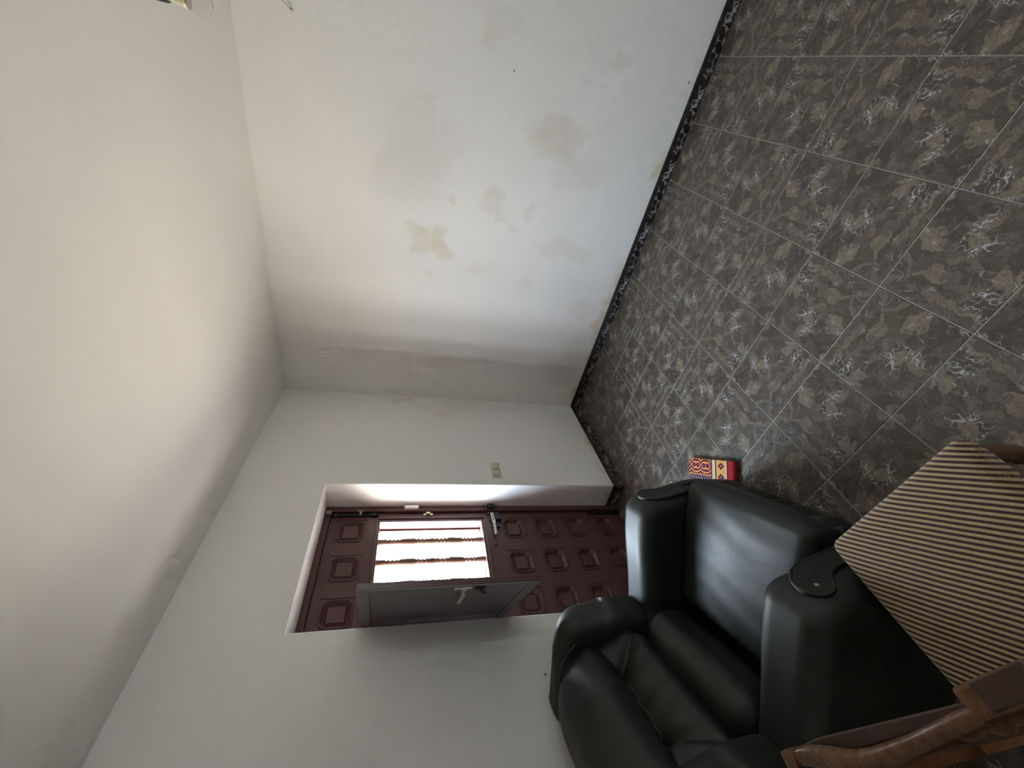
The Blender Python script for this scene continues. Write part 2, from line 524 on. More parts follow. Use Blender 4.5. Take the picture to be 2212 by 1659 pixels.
sg += [((OS1 - 0.0085, 0, 0), (1, 0, 0), (0, 1, 0), 0.35)] + [((OS1 + 0.3415 + 0.4 * k, 0, 0), (1, 0, 0), (0, 1, 0), 0.4) for k in range(5)]
skirting('baseboard_left', 'black patterned ceramic skirting tiles along the door wall', sg, AD)

# ------------------------------------------------------------------ door
def door_paint():
    t = NT('oxblood_paint')
    co = t.coord()
    f = t.noise(co, 12, 4)
    sc = t.math('MULTIPLY', t.mr(t.noise(t.coord(scale=(3, 3, 60)), 4, 3), 0.60, 0.75), 0.35)
    col = t.mix(f, (0.080, 0.032, 0.031), (0.108, 0.045, 0.043))
    col = t.mix(sc, col, (0.13, 0.062, 0.058))
    t.bump(t.noise(co, 40, 3), 0.08, 0.002)
    return t.set(col, 0.36, spec=0.5)
M_door = door_paint()
M_iron = simple('black_iron', (0.016, 0.016, 0.020), 0.45, 0.2)
M_steel = simple('dull_steel', (0.42, 0.40, 0.37), 0.38, 0.9)
M_handle = simple('brushed_aluminium', (0.62, 0.60, 0.58), 0.45, 0.3)
M_brassy = simple('worn_brass_key_plate', (0.62, 0.55, 0.40), 0.35, 0.7)
M_white_pl = simple('white_plastic', (0.74, 0.73, 0.70), 0.4, var=0.03)
M_grey_paint = simple('grey_brown_paint', (0.185, 0.160, 0.178), 0.42, var=0.10, scale=9)
M_bar = simple('brown_wood_bar', (0.13, 0.066, 0.045), 0.5)

door = empty('door_1'); door.rotation_euler = (0, 0, AD)
tag(door, 'dark red panelled front door with an open window hatch', kind='structure')
DY = -0.222                                  # door face
COLS = [(1.135, 1.320), (1.395, 1.577), (1.655, 1.835)]
ROWS = [(1.772, 1.957), (0.737, 0.912), (0.514, 0.684), (0.290, 0.454), (0.066, 0.216)]
WS0, WS1, WZ0, WZ1 = 1.138, 1.850, 1.022, 1.712
# stiles and rails: the leaf split at panel edges, holes where panels and window are
sx = sorted({1.094, 1.906, WS0, WS1, *[v for c in COLS for v in c]})
sz = sorted({0.006, 1.995, WZ0, WZ1, *[v for r in ROWS for v in r]})
sx = [v for v in sx]
def inside(x, z):
    if WS0 < x < WS1 and WZ0 < z < WZ1: return True
    return any(a < x < b for a, b in COLS) and any(a < z < b for a, b in ROWS)
bm = bmesh.new(); vd = {}
def gv(x, z):
    k = (round(x, 5), round(z, 5))
    if k not in vd: vd[k] = bm.verts.new((x, DY, z))
    return vd[k]
for a in range(len(sx) - 1):
    for b in range(len(sz) - 1):
        if inside((sx[a] + sx[a + 1]) / 2, (sz[b] + sz[b + 1]) / 2): continue
        bm.faces.new((gv(sx[a], sz[b]), gv(sx[a + 1], sz[b]), gv(sx[a + 1], sz[b + 1]), gv(sx[a], sz[b + 1])))
ex = bmesh.ops.extrude_face_region(bm, geom=list(bm.faces))
bmesh.ops.translate(bm, verts=[g for g in ex['geom'] if isinstance(g, bmesh.types.BMVert)], vec=(0, -0.045, 0))
bmesh.ops.recalc_face_normals(bm, faces=bm.faces)
me = bpy.data.meshes.new('door_leaf'); bm.to_mesh(me); bm.free()
link_mesh('door_leaf', me, M_door, door)
def panel(x0, x1, z0, z1):
    cx, cz = (x0 + x1) / 2, (z0 + z1) / 2
    hx, hz = (x1 - x0) / 2, (z1 - z0) / 2
    rings = [(0.0, 0.0005, 0.0), (0.005, 0.0005, 0.0), (0.006, 0.0005, -0.0035), (0.012, 0.026, -0.0035), (0.014, 0.026, 0.003), (0.019, 0.026, 0.003), (0.036, 0.023, -0.020), (0.040, 0.0008, -0.020), (0.050, 0.0008, -0.008)]
    vs = []; fs = []
    for ins, c, d in rings:
        a, b = hx - ins, hz - ins
        for p, q in ((-a + c, -b), (a - c, -b), (a, -b + c), (a, b - c), (a - c, b), (-a + c, b), (-a, b - c), (-a, -b + c)):
            vs.append((p, d, q))
    for i in range(len(rings) - 1):
        for k in range(8):
            fs.append((8 * i + k, 8 * i + (k + 1) % 8, 8 * (i + 1) + (k + 1) % 8, 8 * (i + 1) + k))
    fs.append(tuple(8 * (len(rings) - 1) + k for k in range(8)))
    n = len(vs)
    # closed back
    vs += [(-hx, -0.03, -hz), (hx, -0.03, -hz), (hx, -0.03, hz), (-hx, -0.03, hz)]
    fs.append((n, n + 3, n + 2, n + 1))
    for k in range(4):
        a, b = 2 * k, 2 * k + 1
        fs.append((a, b, n + (k + 1) % 4, n + k))
        fs.append((b, (2 * k + 2) % 8, n + (k + 1) % 4))
    o = pydata('panel', vs, fs, M_door, door)
    o.location = (cx, DY, cz)
for c in COLS:
    for r in ROWS: panel(*c, *r)
# fixed frame
fm = MB()
fm.box(OS0 + 0.0005, 1.091, -0.262, -RD, 0.001, OZ1 - 0.0005, 0.003)
fm.box(1.909, OS1 - 0.0005, -0.262, -RD, 0.001, OZ1 - 0.0005, 0.003)
fm.box(1.091, 1.909, -0.262, -RD, 1.998, OZ1 - 0.0005, 0.003)
fm.build('door_frame', M_door, door)
st_ = MB().box(OS0 + 0.0005, 1.12, -0.298, -0.2675, 0.0, OZ1 - 0.0005).box(1.88, OS1 - 0.0005, -0.298, -0.2675, 0.0, OZ1 - 0.0005)  # unseen strips added behind the frame to block light leaking through the gaps
st_.box(1.12, 1.88, -0.298, -0.2675, 1.96, OZ1 - 0.0005).box(1.12, 1.88, -0.298, -0.2675, 0.0, 0.04)
st_.build('gap_light_block', M_door, door)
# window lining, moulding and the grille of turned bars
lm = MB()
for a in (0,):
    lm.box(WS0, WS0 + 0.024, -0.292, DY + 0.001, WZ0, WZ1); lm.box(WS1 - 0.024, WS1, -0.292, DY + 0.001, WZ0, WZ1)
    lm.box(WS0 + 0.024, WS1 - 0.024, -0.292, DY + 0.001, WZ0, WZ0 + 0.022); lm.box(WS0 + 0.024, WS1 - 0.024, -0.292, DY + 0.001, WZ1 - 0.014, WZ1)
lm.build('window_lining', M_door, door)
mm = MB()
e = 0.010
for x0, x1, z0, z1 in ((WS0 - e, WS0 + 0.004, WZ0 - e, WZ1 + e), (WS1 - 0.004, WS1 + e, WZ0 - e, WZ1 + e)):
    mm.box(x0, x1, DY, DY + 0.009, z0, z1, 0.0025)
for x0, x1, z0, z1 in ((WS0 + 0.004, WS1 - 0.004, WZ0 - e, WZ0 + 0.004), (WS0 + 0.004, WS1 - 0.004, WZ1 - 0.004, WZ1 + e)):
    mm.box(x0, x1, DY, DY + 0.009, z0, z1, 0.0025)
mm.build('window_moulding', M_door, door)
om = MB()
for x0, x1, z0, z1 in ((WS0 - 0.03, WS0 + 0.036, WZ0 - 0.03, WZ1 + 0.03), (WS1 - 0.036, WS1 + 0.03, WZ0 - 0.03, WZ1 + 0.03)):
    om.box(x0, x1, -0.312, -0.292, z0, z1, 0.002)
om.box(WS0 + 0.036, WS1 - 0.036, -0.312, -0.292, WZ0 - 0.03, WZ0 + 0.026, 0.002)
om.box(WS0 + 0.036, WS1 - 0.036, -0.312, -0.292, WZ1 - 0.018, WZ1 + 0.03, 0.002)
om.build('outer_frame', M_door, door)
prof = []
z = WZ0 + 0.022
L = (WZ1 - 0.014) - z
seg = [(0, .014), (.06, .014), (.075, .010), (.09, .016), (.105, .009), (.12, .016), (.135, .009), (.15, .016), (.165, .010), (.18, .015), (.28, .017), (.30, .012), (.315, .017), (.33, .010), (.345, .017), (.36, .010), (.375, .017), (.39, .012), (.42, .016)]
half = [(a / 0.84 if a <= .42 else a, r) for a, r in seg]
full = half + [(1 - a, r) for a, r in reversed(half[:-1])]
prof = [(r * 1.5, z + a * L) for a, r in full]
for s in (1.283, 1.428, 1.573, 1.718):
    MB().lathe(prof, (s, -0.270, 0), 14).build('grille_bar', M_bar, door, True, 50)
# hatch leaf hinged on the far side of the window, swung in against the corner of the reveal
hx0, hy0, fx0, fy0 = 1.842, -0.196, 2.090, 0.480
ang = math.atan2(fy0 - hy0, fx0 - hx0); hw = math.hypot(fx0 - hx0, fy0 - hy0)
HM = Matrix.Translation((hx0, hy0, 0)) @ Matrix.Rotation(ang, 4, 'Z')     # local x along the leaf, -y faces the camera side
Z0, Z1 = 1.023, 1.729
hatch = MB().box(0.006, hw, 0.0, 0.024, Z0, Z1, 0.0015).build('window_hatch', M_door, door)
hatch.matrix_local = HM
hatch['label'] = 'grey-brown window hatch swung open'
HF = MB()
b = 0.045
HF.box(0.006, 0.006 + b, -0.006, 0.0, Z0, Z1, 0.001).box(hw - b, hw, -0.006, 0.0, Z0, Z1, 0.001)
HF.box(0.006 + b, hw - b, -0.006, 0.0, Z0, Z0 + b, 0.001).box(0.006 + b, hw - b, -0.006, 0.0, Z1 - b, Z1, 0.001)
HF.build('hatch_border', M_grey_paint, hatch)
MB().box(0.006 + b + 0.003, hw - b - 0.003, -0.0045, 0.0, Z0 + b + 0.003, Z1 - b - 0.003, 0.001).build('hatch_board', M_grey_paint, hatch)
hl = MB()
hl.box(hw - 0.060, hw - 0.012, -0.017, -0.006, 1.318, 1.338, 0.002).box(hw - 0.030, hw - 0.006, -0.012, -0.006, 1.30, 1.37, 0.002)
hl.box(hw - 0.190, hw - 0.050, -0.028, -0.018, 1.319, 1.337, 0.003)
hl.tube([(hw - 0.05, -0.006, 1.328), (hw - 0.05, -0.028, 1.328)], 0.008, 10)
hl.build('hatch_handle', M_handle, hatch)
hk = MB()
hk.box(hw - 0.045, hw - 0.010, -0.012, -0.006, 1.245, 1.285, 0.002).tube([(hw - 0.028, -0.006, 1.262), (hw - 0.028, -0.022, 1.262), (hw - 0.045, -0.022, 1.245)], 0.004, 8)
hk.build('hatch_hook', M_iron, hatch)
for zz in (1.15, 1.60):
    MB().tube([(0.0, 0.002, zz - 0.035), (0.0, 0.002, zz + 0.035)], 0.006, 10).build('hinge', M_iron, hatch)
# surface bolts
def bolt(z0, z1, s, keep, clip):
    m = MB().box(s - 0.011, s + 0.011, DY, DY + 0.004, min(z0, z1), max(z0, z1), 0.001)
    m.tube([(s, DY + 0.011, z0), (s, DY + 0.011, z1)], 0.0065, 10)
    for q in (0.12, 0.5, 0.9):
        zz = z0 + (z1 - z0) * q
        m.box(s - 0.011, s + 0.011, DY, DY + 0.019, zz - 0.012, zz + 0.012, 0.002)
    o = m.build('bolt', M_iron, door)
    MB().box(s - 0.016, s + 0.014, -RD, -RD + 0.018, keep - 0.020, keep + 0.012, 0.002).build('bolt_keeper', M_steel if clip else M_iron, o)
    MB().box(s - 0.014, s + 0.010, DY + 0.012, DY + 0.030, z0 + (z1 - z0) * .62 - 0.006, z0 + (z1 - z0) * .62 + 0.006, 0.001).box(s - 0.02, s - 0.012, DY + 0.012, DY + 0.034, z0 + (z1 - z0) * .62 - 0.02, z0 + (z1 - z0) * .62 + 0.02, 0.001).build('bolt_knob', M_steel if clip else M_iron, o)
bolt(1.998, 1.712, 1.112, 2.012, True)
bolt(0.03, 0.25, 1.112, 0.022, False)
# rim lock, its keeper on the frame, lever and spy knob
lk = MB().prism([(1.098, 0.99), (1.108, 0.997), (1.118, 0.983), (1.150, 0.983), (1.165, 0.990), (1.178, 0.975), (1.205, 0.975), (1.220, 0.985), (1.228, 0.975), (1.222, 0.962), (1.228, 0.925), (1.218, 0.918), (1.205, 0.928), (1.175, 0.905), (1.145, 0.905), (1.12, 0.925), (1.105, 0.918), (1.096, 0.930)], DY, DY + 0.012)
lk.box(1.120, 1.175, DY + 0.012, DY + 0.030, 0.908, 0.950, 0.003)
lock = lk.build('lock_plate', M_iron, door)
MB().prism([(1.104, 0.966), (1.116, 0.976), (1.196, 0.972), (1.206, 0.962), (1.196, 0.952), (1.116, 0.956)], DY + 0.012, DY + 0.022).build('key_plate', M_brassy, lock)
MB().box(1.130, 1.180, DY + 0.022, DY + 0.023, 0.961, 0.968).build('key_slot', M_iron, lock)
MB().box(1.212, 1.300, DY + 0.020, DY + 0.032, 0.955, 0.973, 0.003).tube([(1.222, DY + 0.01, 0.964), (1.222, DY + 0.03, 0.964)], 0.008).build('lever', M_steel, lock)
for sx_, sz_ in ((1.104, 0.988), (1.222, 0.978), (1.104, 0.926), (1.220, 0.924), (1.167, 0.983)):
    MB().lathe([(0.0045, 0), (0.0045, 0.002), (0.002, 0.0035)], (sx_, DY + 0.012, sz_), 10, 'Y').build('screw', M_steel, lock)
kp = MB().prism([(1.051, 1.020), (1.062, 1.012), (1.070, 1.022), (1.085, 1.018), (1.085, 0.925), (1.070, 0.921), (1.062, 0.931), (1.051, 0.923)], -RD, -RD + 0.005)
kp.box(1.053, 1.083, -RD + 0.005, -RD + 0.026, 0.950, 0.993, 0.004)
keeper = kp.build('lock_keeper', M_iron, door)
for zz in (1.010, 0.998, 0.945, 0.934):
    MB().lathe([(0.0035, 0), (0.0035, 0.002), (0.0015, 0.003)], (1.066 + (0.01 if zz in (1.010, 0.934) else 0), -RD + 0.005, zz), 10, 'Y').build('screw', M_steel, keeper)
MB().lathe([(0.011, 0), (0.010, 0.006), (0.005, 0.010)], (1.357, DY, 0.972), 14, 'Y').build('spy_hole', M_door, door, True, 40)
# hatch catch on the stile
ct = MB().box(1.096, 1.114, DY, DY + 0.006, 1.365, 1.428, 0.0015).box(1.098, 1.112, DY + 0.006, DY + 0.022, 1.382, 1.410, 0.002)
ct.build('hatch_catch', M_brassy, door)

# contact sensor on frame and door
se = empty('contact_sensor'); se.rotation_euler = (0, 0, AD); se.location = MD @ Vector((1.074, -RD, 1.506))
tag(se, 'small white plastic alarm sensor on the red door frame beside the window', 'sensor')
MB().box(-0.012, 0.010, 0.0, 0.024, -0.046, 0.046, 0.005).build('sensor_body', M_white_pl, se, True, 40)
MB().box(-0.0185, -0.012, 0.0, 0.020, -0.046, 0.0, 0.002).build('sensor_side_pod', M_white_pl, se, True, 40)

# light switch
sw = empty('light_switch'); sw.rotation_euler = (0, 0, AD); sw.location = MD @ Vector((0.907, 0.0, 0.944))
tag(sw, 'cream double rocker light switch on the wall beside the door', 'light switch')
M_cream = simple('cream_plastic', (0.66, 0.615, 0.49), 0.42, var=0.03)
MB().box(-0.071, 0.071, 0.0, 0.008, -0.034, 0.034, 0.0035).build('switch_plate', M_cream, sw, True, 35)
for xx, tl in ((-0.033, 0.0), (0.033, -0.04)):
    o = MB().box(-0.026, 0.026, 0.0, 0.006, -0.021, 0.021, 0.0015).build('rocker', M_cream, sw)
    o.location = (xx, 0.0085, 0); o.rotation_euler = (0, 0, 0.05 if xx < 0 else -0.05)
# ------------------------------------------------------------------ leather armchair
def leather():
    t = NT('dark_green_leather')
    co = t.coord()
    f = t.noise(co, 6, 4)
    col = t.mix(f, (0.0080, 0.0105, 0.0080), (0.0125, 0.0160, 0.0120))
    wear = t.math('MULTIPLY', t.mr(t.noise(co, 34, 5, 0.75), 0.70, 0.76), t.mr(t.noise(co, 5, 2), 0.5, 0.65))
    col = t.mix(t.math('MULTIPLY', wear, 0.35), col, (0.05, 0.055, 0.05))
    grain = t.voronoi(co, 260, 'DISTANCE_TO_EDGE')
    wr = t.noise(t.coord(scale=(1, 3.2, 1)), 11, 4, 0.6, 0.6)
    t.bump(t.math('ADD', t.math('MULTIPLY', t.mr(grain, 0, 0.2), 0.10), t.math('MULTIPLY', wr, 0.22)), 0.28, 0.006)
    return t.set(col, t.mr(f, 0.3, 0.7, 0.45, 0.54), spec=0.5)
M_lea = leather()
A35 = math.radians(35)
AX = Vector((math.cos(A35), math.sin(A35), 0))
ac = empty('armchair', Vector((-1.727, -1.0, 0)) - 0.42 * AX, A35)
tag(ac, 'dark green leather wing armchair in front of the door', 'armchair')
def soft(name, hx, hy, hz, r, c, fn=None, parent=None, inner=10, corner=6):
    vs, fs = rbox(hx, hy, hz, r, inner, corner, fn, c)
    return pydata(name, vs, fs, M_lea, parent or ac, True)
# body under the cushions
soft('base_frame', 0.285, 0.36, 0.11, 0.015, (0, 0.40, 0.155))
def front_fn(x, y, z):
    k = smoothstep(-0.12, 0.08, z)
    if y < 0: y += 0.010 * k * math.sin(x * 80 + 1.5 * math.sin(x * 21)) - 0.050 * k
    return x, y, z
soft('front_panel', 0.283, 0.024, 0.144, 0.016, (0, 0.018, 0.152), front_fn, inner=60)
for sxn in (-1, 1):
    for yy in (0.08, 0.82):
        MB().lathe([(0.022, 0), (0.028, 0.02), (0.03, 0.045)], (sxn * 0.37, yy, 0), 14).build('foot', M_iron, ac, True, 40)
# seat cushion
def seat_fn(x, y, z):
    cx = max(0, 1 - (x / 0.285) ** 2); cy = max(0, 1 - (y / 0.26) ** 2)
    if z > 0: z += 0.022 * (cx ** 0.6) * (cy ** 0.6)
    z += 0.0016 * math.sin(y * 60 + 2 * math.sin(x * 9)) * (1 if z > 0 else 0)
    if y < -0.1: y -= 0.012 * cx * max(0, 1 - (z / 0.09) ** 2)
    return x, y, z - 0.02 * smoothstep(-0.2, 0.25, y)
soft('seat_cushion', 0.281, 0.262, 0.066, 0.042, (0, 0.198, 0.355), seat_fn, inner=22)
# arms with scrolled front panel
def lean(z):
    """the arm front leans back towards the top"""
    return 0.30 * max(0.0, z - 0.30)
def arm(sg):
    cz = 0.318
    def fn(x, y, z):
        u = x * sg
        top = smoothstep(-0.05, 0.27, z)
        u += 0.012 * top * (1 if u > 0 else -0.3)
        t = smoothstep(-0.30, 0.33, y)
        y += lean(z + cz) * smoothstep(0.15, -0.28, y)
        z -= 0.050 * t * top
        u -= 0.015 * t * top
        return u * sg, y, z
    a = soft('arm', 0.090, 0.345, 0.287, 0.060, (sg * 0.372, 0.320, cz), fn, inner=12, corner=7)
    # scroll: rounded head at the outer top, tail sweeping down to the seat side
    out = [(0.318, 0.528), (0.352, 0.562), (0.392, 0.570), (0.425, 0.552), (0.430, 0.520), (0.408, 0.490), (0.378, 0.462), (0.366, 0.415), (0.366, 0.34), (0.360, 0.25), (0.345, 0.17), (0.318, 0.165), (0.306, 0.25), (0.300, 0.34), (0.300, 0.43), (0.304, 0.49)]
    cl = catmull([(p, 0, q) for p, q in out + [out[0]]], 4)[:-1]
    ol = [(p.x * sg, p.z) for p in cl]
    def fy(z): return -0.025 + lean(z)
    n = len(ol); vs = []
    for off in (-0.006, 0.02):
        vs += [(p, fy(q) + off, q) for p, q in ol]
    fs = [tuple(range(n)), tuple(range(2 * n - 1, n - 1, -1))] + [(k, (k + 1) % n, n + (k + 1) % n, n + k) for k in range(n)]
    pydata('scroll_panel', vs, fs, M_lea, a)
    ring = [(p, fy(q) - 0.004, q) for p, q in ol]
    MB().tube(ring + ring[:1], 0.0048, 8, False).build('piping', M_lea, a, True)
    for k, (bx, bz) in enumerate(((0.395, 0.530), (0.340, 0.470))):
        MB().lathe([(0.0070, 0.003), (0.0060, -0.002), (0.002, -0.004)], (sg * bx, fy(bz) - 0.006, bz), 12, 'Y').build('stud', M_stud if (sg < 0 and k == 0) else M_lea, a, True)
    return a
M_stud = simple('worn_stud', (0.34, 0.32, 0.26), 0.6)
for sg in (1, -1): arm(sg)
# wings
def wing(sg):
    def fn(x, y, z):
        y += 0.17 * smoothstep(-0.05, 0.20, z) * (1 if y > 0 else 0.25)
        u = x * sg
        u += 0.020 * smoothstep(-0.1, 0.2, z)
        u -= 0.05 * smoothstep(-0.02, 0.16, y - 0.05)
        z -= 0.03 * smoothstep(0.0, 0.09, u) * (z > 0) + 0.02 * smoothstep(0.08, -0.14, y) * (z > 0)
        return u * sg, y, z
    return soft('wing', 0.088, 0.150, 0.215, 0.072, (sg * 0.362, 0.655, 0.715), fn, inner=12, corner=7)
for sg in (1, -1): wing(sg)
# back: shell, lumbar roll, lower and upper pillow gathered along one seam
def shell_fn(x, y, z):
    y += 0.10 * smoothstep(-0.2, 0.40, z) - 0.10 * (x / 0.42) ** 2
    return x, y, z
soft('back_shell', 0.410, 0.060, 0.385, 0.055, (0, 0.800, 0.465), shell_fn, inner=12)
def lum_fn(x, y, z):
    q = 1 - 0.25 * (abs(x) / 0.27) ** 3
    return x, y - 0.012 * (1 - (x / 0.27) ** 2), z * q + 0.004 * math.sin(x * 14)
soft('lumbar_roll', 0.272, 0.095, 0.108, 0.080, (0, 0.570, 0.488), lum_fn, inner=14, corner=8)
def seg_dist(x, z, a, b):
    vx, vz = b[0] - a[0], b[1] - a[1]
    t = max(0.0, min(1.0, ((x - a[0]) * vx + (z - a[1]) * vz) / (vx * vx + vz * vz)))
    return math.hypot(x - a[0] - t * vx, z - a[1] - t * vz), t
CZB = 0.765
def back_fn(x, y, z):
    ax, zw = abs(x), z + CZB
    front = smoothstep(0.03, -0.04, y)
    y0 = y
    y += 0.34 * (zw - 0.56) + 0.02                                     # leans back
    d, _ = seg_dist(ax, zw, (0.0, 0.738), (0.135, 0.742))
    dent = 0.046 * math.exp(-(d / 0.026) ** 1.4)
    d, t = seg_dist(ax, zw, (0.135, 0.742), (0.285, 0.600))
    dent += 0.030 * (1 - 0.5 * t) * math.exp(-(d / 0.020) ** 1.4)
    d, t = seg_dist(ax, zw, (0.135, 0.742), (0.235, 0.650))
    d2, t2 = seg_dist(ax, zw, (0.150, 0.735), (0.205, 0.620))
    dent += 0.014 * (1 - t2) * math.exp(-(d2 / 0.012) ** 2)
    d, t = seg_dist(ax, zw, (0.135, 0.742), (0.300, 0.790))
    dent += 0.020 * (1 - 0.6 * t) * math.exp(-(d / 0.020) ** 1.4)
    # short folds that run up and down from the crease
    k = math.exp(-abs(zw - 0.74) / 0.085) * smoothstep(0.25, 0.10, ax)
    dent += 0.0055 * k * (math.sin(x * 52 + 1.8 * math.sin(x * 11 + 0.6)) + 0.5 * math.sin(x * 29 + 2 + 12 * (zw - 0.74)))
    bulge = 0.040 * math.exp(-((zw - 0.865) / 0.075) ** 2) * (1 - 0.5 * (ax / 0.32) ** 2) + 0.022 * math.exp(-((zw - 0.640) / 0.055) ** 2)
    y += front * (dent - bulge)
    z -= 0.065 * (ax / 0.325) ** 2.6 * smoothstep(0.0, 0.16, z)
    return x, y, z
soft('back_cushion', 0.322, 0.110, 0.205, 0.088, (0, 0.650, CZB), back_fn, inner=64, corner=8)
# seams that fan out from the crease to the arms
for sg in (1, -1):
    pts = catmull([(sg * 0.300, 0.56, 0.62), (sg * 0.305, 0.575, 0.72), (sg * 0.300, 0.615, 0.83), (sg * 0.285, 0.68, 0.905), (sg * 0.262, 0.76, 0.935)], 6)
    MB().tube(pts, 0.0055, 8).build('seam', M_lea, ac, True)

# ------------------------------------------------------------------ wooden chair with striped seat
def wood(name, c1, c2, rough=0.28, sc=(9, 9, 1.2)):
    t = NT(name)
    co = t.coord(scale=sc)
    f = t.noise(co, 7, 5, 0.65, 0.8)
    t.bump(f, 0.06, 0.002)
    return t.set(t.mix(t.mr(f, 0.3, 0.7), c1, c2), rough, spec=0.5)
M_wood = wood('varnished_wood', (0.092, 0.038, 0.016), (0.158, 0.074, 0.033), 0.22)
def stripes():
    t = NT('striped_velour')
    co = t.coord()
    sep = t.new('ShaderNodeSeparateXYZ')
    wob = t.vmath('SCALE', t.vmath('SUBTRACT', t.noise(co, 9, 2, color=True), (0.5, 0.5, 0.5)), scale=0.004)
    t.l.new(t.vmath('ADD', co, wob), sep.inputs[0])
    a = math.radians(45)
    u = t.math('ADD', t.math('MULTIPLY', sep.outputs[0], math.sin(a)), t.math('MULTIPLY', sep.outputs[1], -math.cos(a)))
    ph = t.math('FRACT', t.math('ADD', t.math('DIVIDE', u, 0.0116), 50.0))
    tri = t.math('ABSOLUTE', t.math('SUBTRACT', ph, 0.5))
    fuzz = t.math('MULTIPLY', t.math('SUBTRACT', t.noise(co, 420, 2), 0.5), 0.14)
    f = t.mr(t.math('ADD', tri, fuzz), 0.21, 0.29)
    col = t.mix(f, (0.42, 0.315, 0.185), (0.050, 0.020, 0.015))
    t.bump(t.math('ADD', t.mr(tri, 0.1, 0.4, 1, 0), t.math('MULTIPLY', t.noise(co, 500, 2), 0.4)), 0.35, 0.0025)
    t.b.inputs['Sheen Weight'].default_value = 0.25
    return t.set(col, 0.85, spec=0.2)
M_str = stripes()
wc = empty('dining_chair', (-2.518, -1.700, 0))
tag(wc, 'varnished wooden chair with a brown and beige striped seat', 'chair')
def pad_fn(x, y, z):
    k = max(0, 1 - (x / 0.19) ** 2) * max(0, 1 - (y / 0.21) ** 2)
    if z > 0: z += 0.014 * k ** 0.7
    y *= 1 + 0.03 * (x / 0.19)
    return x, y, z
vs, fs = rbox(0.190, 0.205, 0.034, 0.026, 14, 5, pad_fn, (-0.006, 0, 0.430))
pydata('seat_pad', vs, fs, M_str, wc, True)
random.seed(11)
fz = MB()
for k in range(70):
    x = random.uniform(0.06, 0.172); y = -0.205 * (1 + 0.03 * (x / 0.19)) - random.uniform(-0.012, 0.001)
    z = 0.450 + random.uniform(-0.006, 0.010) - max(0.0, -0.200 - y) * 1.2
    d = Vector((random.uniform(-1, 1), random.uniform(-1.4, -0.2), random.uniform(0.2, 1.2))).normalized() * random.uniform(0.004, 0.009)
    p = Vector((x, y, z)); q = p + d * 0.5 + Vector((random.uniform(-.001, .001), 0, 0.001))
    fz.tube([p, q, p + d], [0.0006, 0.0005, 0.0003], 5)
M_thread = simple('frayed_thread', (0.42, 0.31, 0.16), 0.9)
tag(fz.build('frayed_threads', M_thread, wc), kind='stuff')
ap = MB().box(-0.165, 0.165, -0.190, -0.168, 0.335, 0.400, 0.003).box(-0.165, 0.165, 0.168, 0.190, 0.335, 0.400, 0.003)
ap.box(0.146, 0.168, -0.168, 0.168, 0.335, 0.400, 0.003).box(-0.203, -0.165, -0.190, 0.190, 0.335, 0.400, 0.003)
ap.build('apron', M_wood, wc)
for sg in (1, -1):
    m = MB()
    m.tube([(0.150, sg * 0.180, 0.400), (0.152, sg * 0.183, 0.34), (0.156, sg * 0.186, 0.28), (0.150, sg * 0.182, 0.16), (0.150, sg * 0.182, 0.05), (0.153, sg * 0.184, 0.0)], [0.025, 0.026, 0.022, 0.018, 0.016, 0.021], 16)
    m.build('leg', M_wood, wc, True, 50)
    # rear leg runs on as the post of the backrest
    fr_ = [(0.0, -0.232), (0.20, -0.214), (0.40, -0.203), (0.47, -0.206), (0.56, -0.210), (0.66, -0.213), (0.76, -0.213), (0.847, -0.209)]
    re_ = [(0.847, -0.240), (0.76, -0.254), (0.66, -0.258), (0.56, -0.258), (0.47, -0.255), (0.40, -0.250), (0.20, -0.252), (0.0, -0.270)]
    ol = [(p.x, p.z) for p in catmull([(x, 0, z) for z, x in fr_], 4)] + [(p.x, p.z) for p in catmull([(x, 0, z) for z, x in re_], 4)]
    y0 = 0.186 if sg > 0 else -0.206
    o = MB().prism(ol, y0, y0 + 0.020, 'XZ').build('back_post', M_wood, wc)
    bv = o.modifiers.new('bevel', 'BEVEL'); bv.width = 0.006; bv.segments = 3; bv.limit_method = 'ANGLE'; bv.angle_limit = 0.9
# crest rail, scalloped lower rail, splat
M_dkwood = wood('dark_wood', (0.032, 0.011, 0.006), (0.058, 0.022, 0.012), 0.42)  # darker wood colour for the crest board and inlay
def soften(o, w=0.005, n=3):
    bv = o.modifiers.new('bevel', 'BEVEL'); bv.width = w; bv.segments = n; bv.limit_method = 'ANGLE'; bv.angle_limit = 0.7
    return o
# plan shapes of the top: a straight front board, a rolled S rail behind it, blocks at the ends and a carved edge
soften(MB().prism([(-0.197, 0.190), (-0.196, 0.145), (-0.204, 0.060), (-0.212, -0.030), (-0.221, -0.132), (-0.236, -0.132), (-0.230, -0.030), (-0.226, 0.060), (-0.216, 0.145), (-0.214, 0.190)], 0.845, 0.908, 'XY').build('crest_board', M_dkwood, wc), 0.003)
pth = catmull([(-0.209, 0.192, 0.922), (-0.213, 0.165, 0.922), (-0.226, 0.120, 0.921), (-0.238, 0.080, 0.920), (-0.242, 0.035, 0.920), (-0.240, -0.030, 0.920), (-0.237, -0.085, 0.921), (-0.235, -0.134, 0.922)], 6)
MB().tube(pth, [0.0108 + 0.0055 * math.sin(PI * min(1.0, k / 30)) for k in range(len(pth))], 16).build('crest_roll', M_wood, wc, True, 60)
soften(MB().box(-0.222, -0.196, 0.188, 0.213, 0.850, 0.938).build('crest_end', M_wood, wc), 0.005)
blk = soften(MB().box(-0.243, -0.207, -0.225, -0.128, 0.848, 0.932).build('crest_end', M_wood, wc), 0.006)
soften(MB().box(-0.239, -0.209, -0.222, -0.156, 0.9305, 0.936).build('crest_inlay', M_dkwood, blk), 0.002)
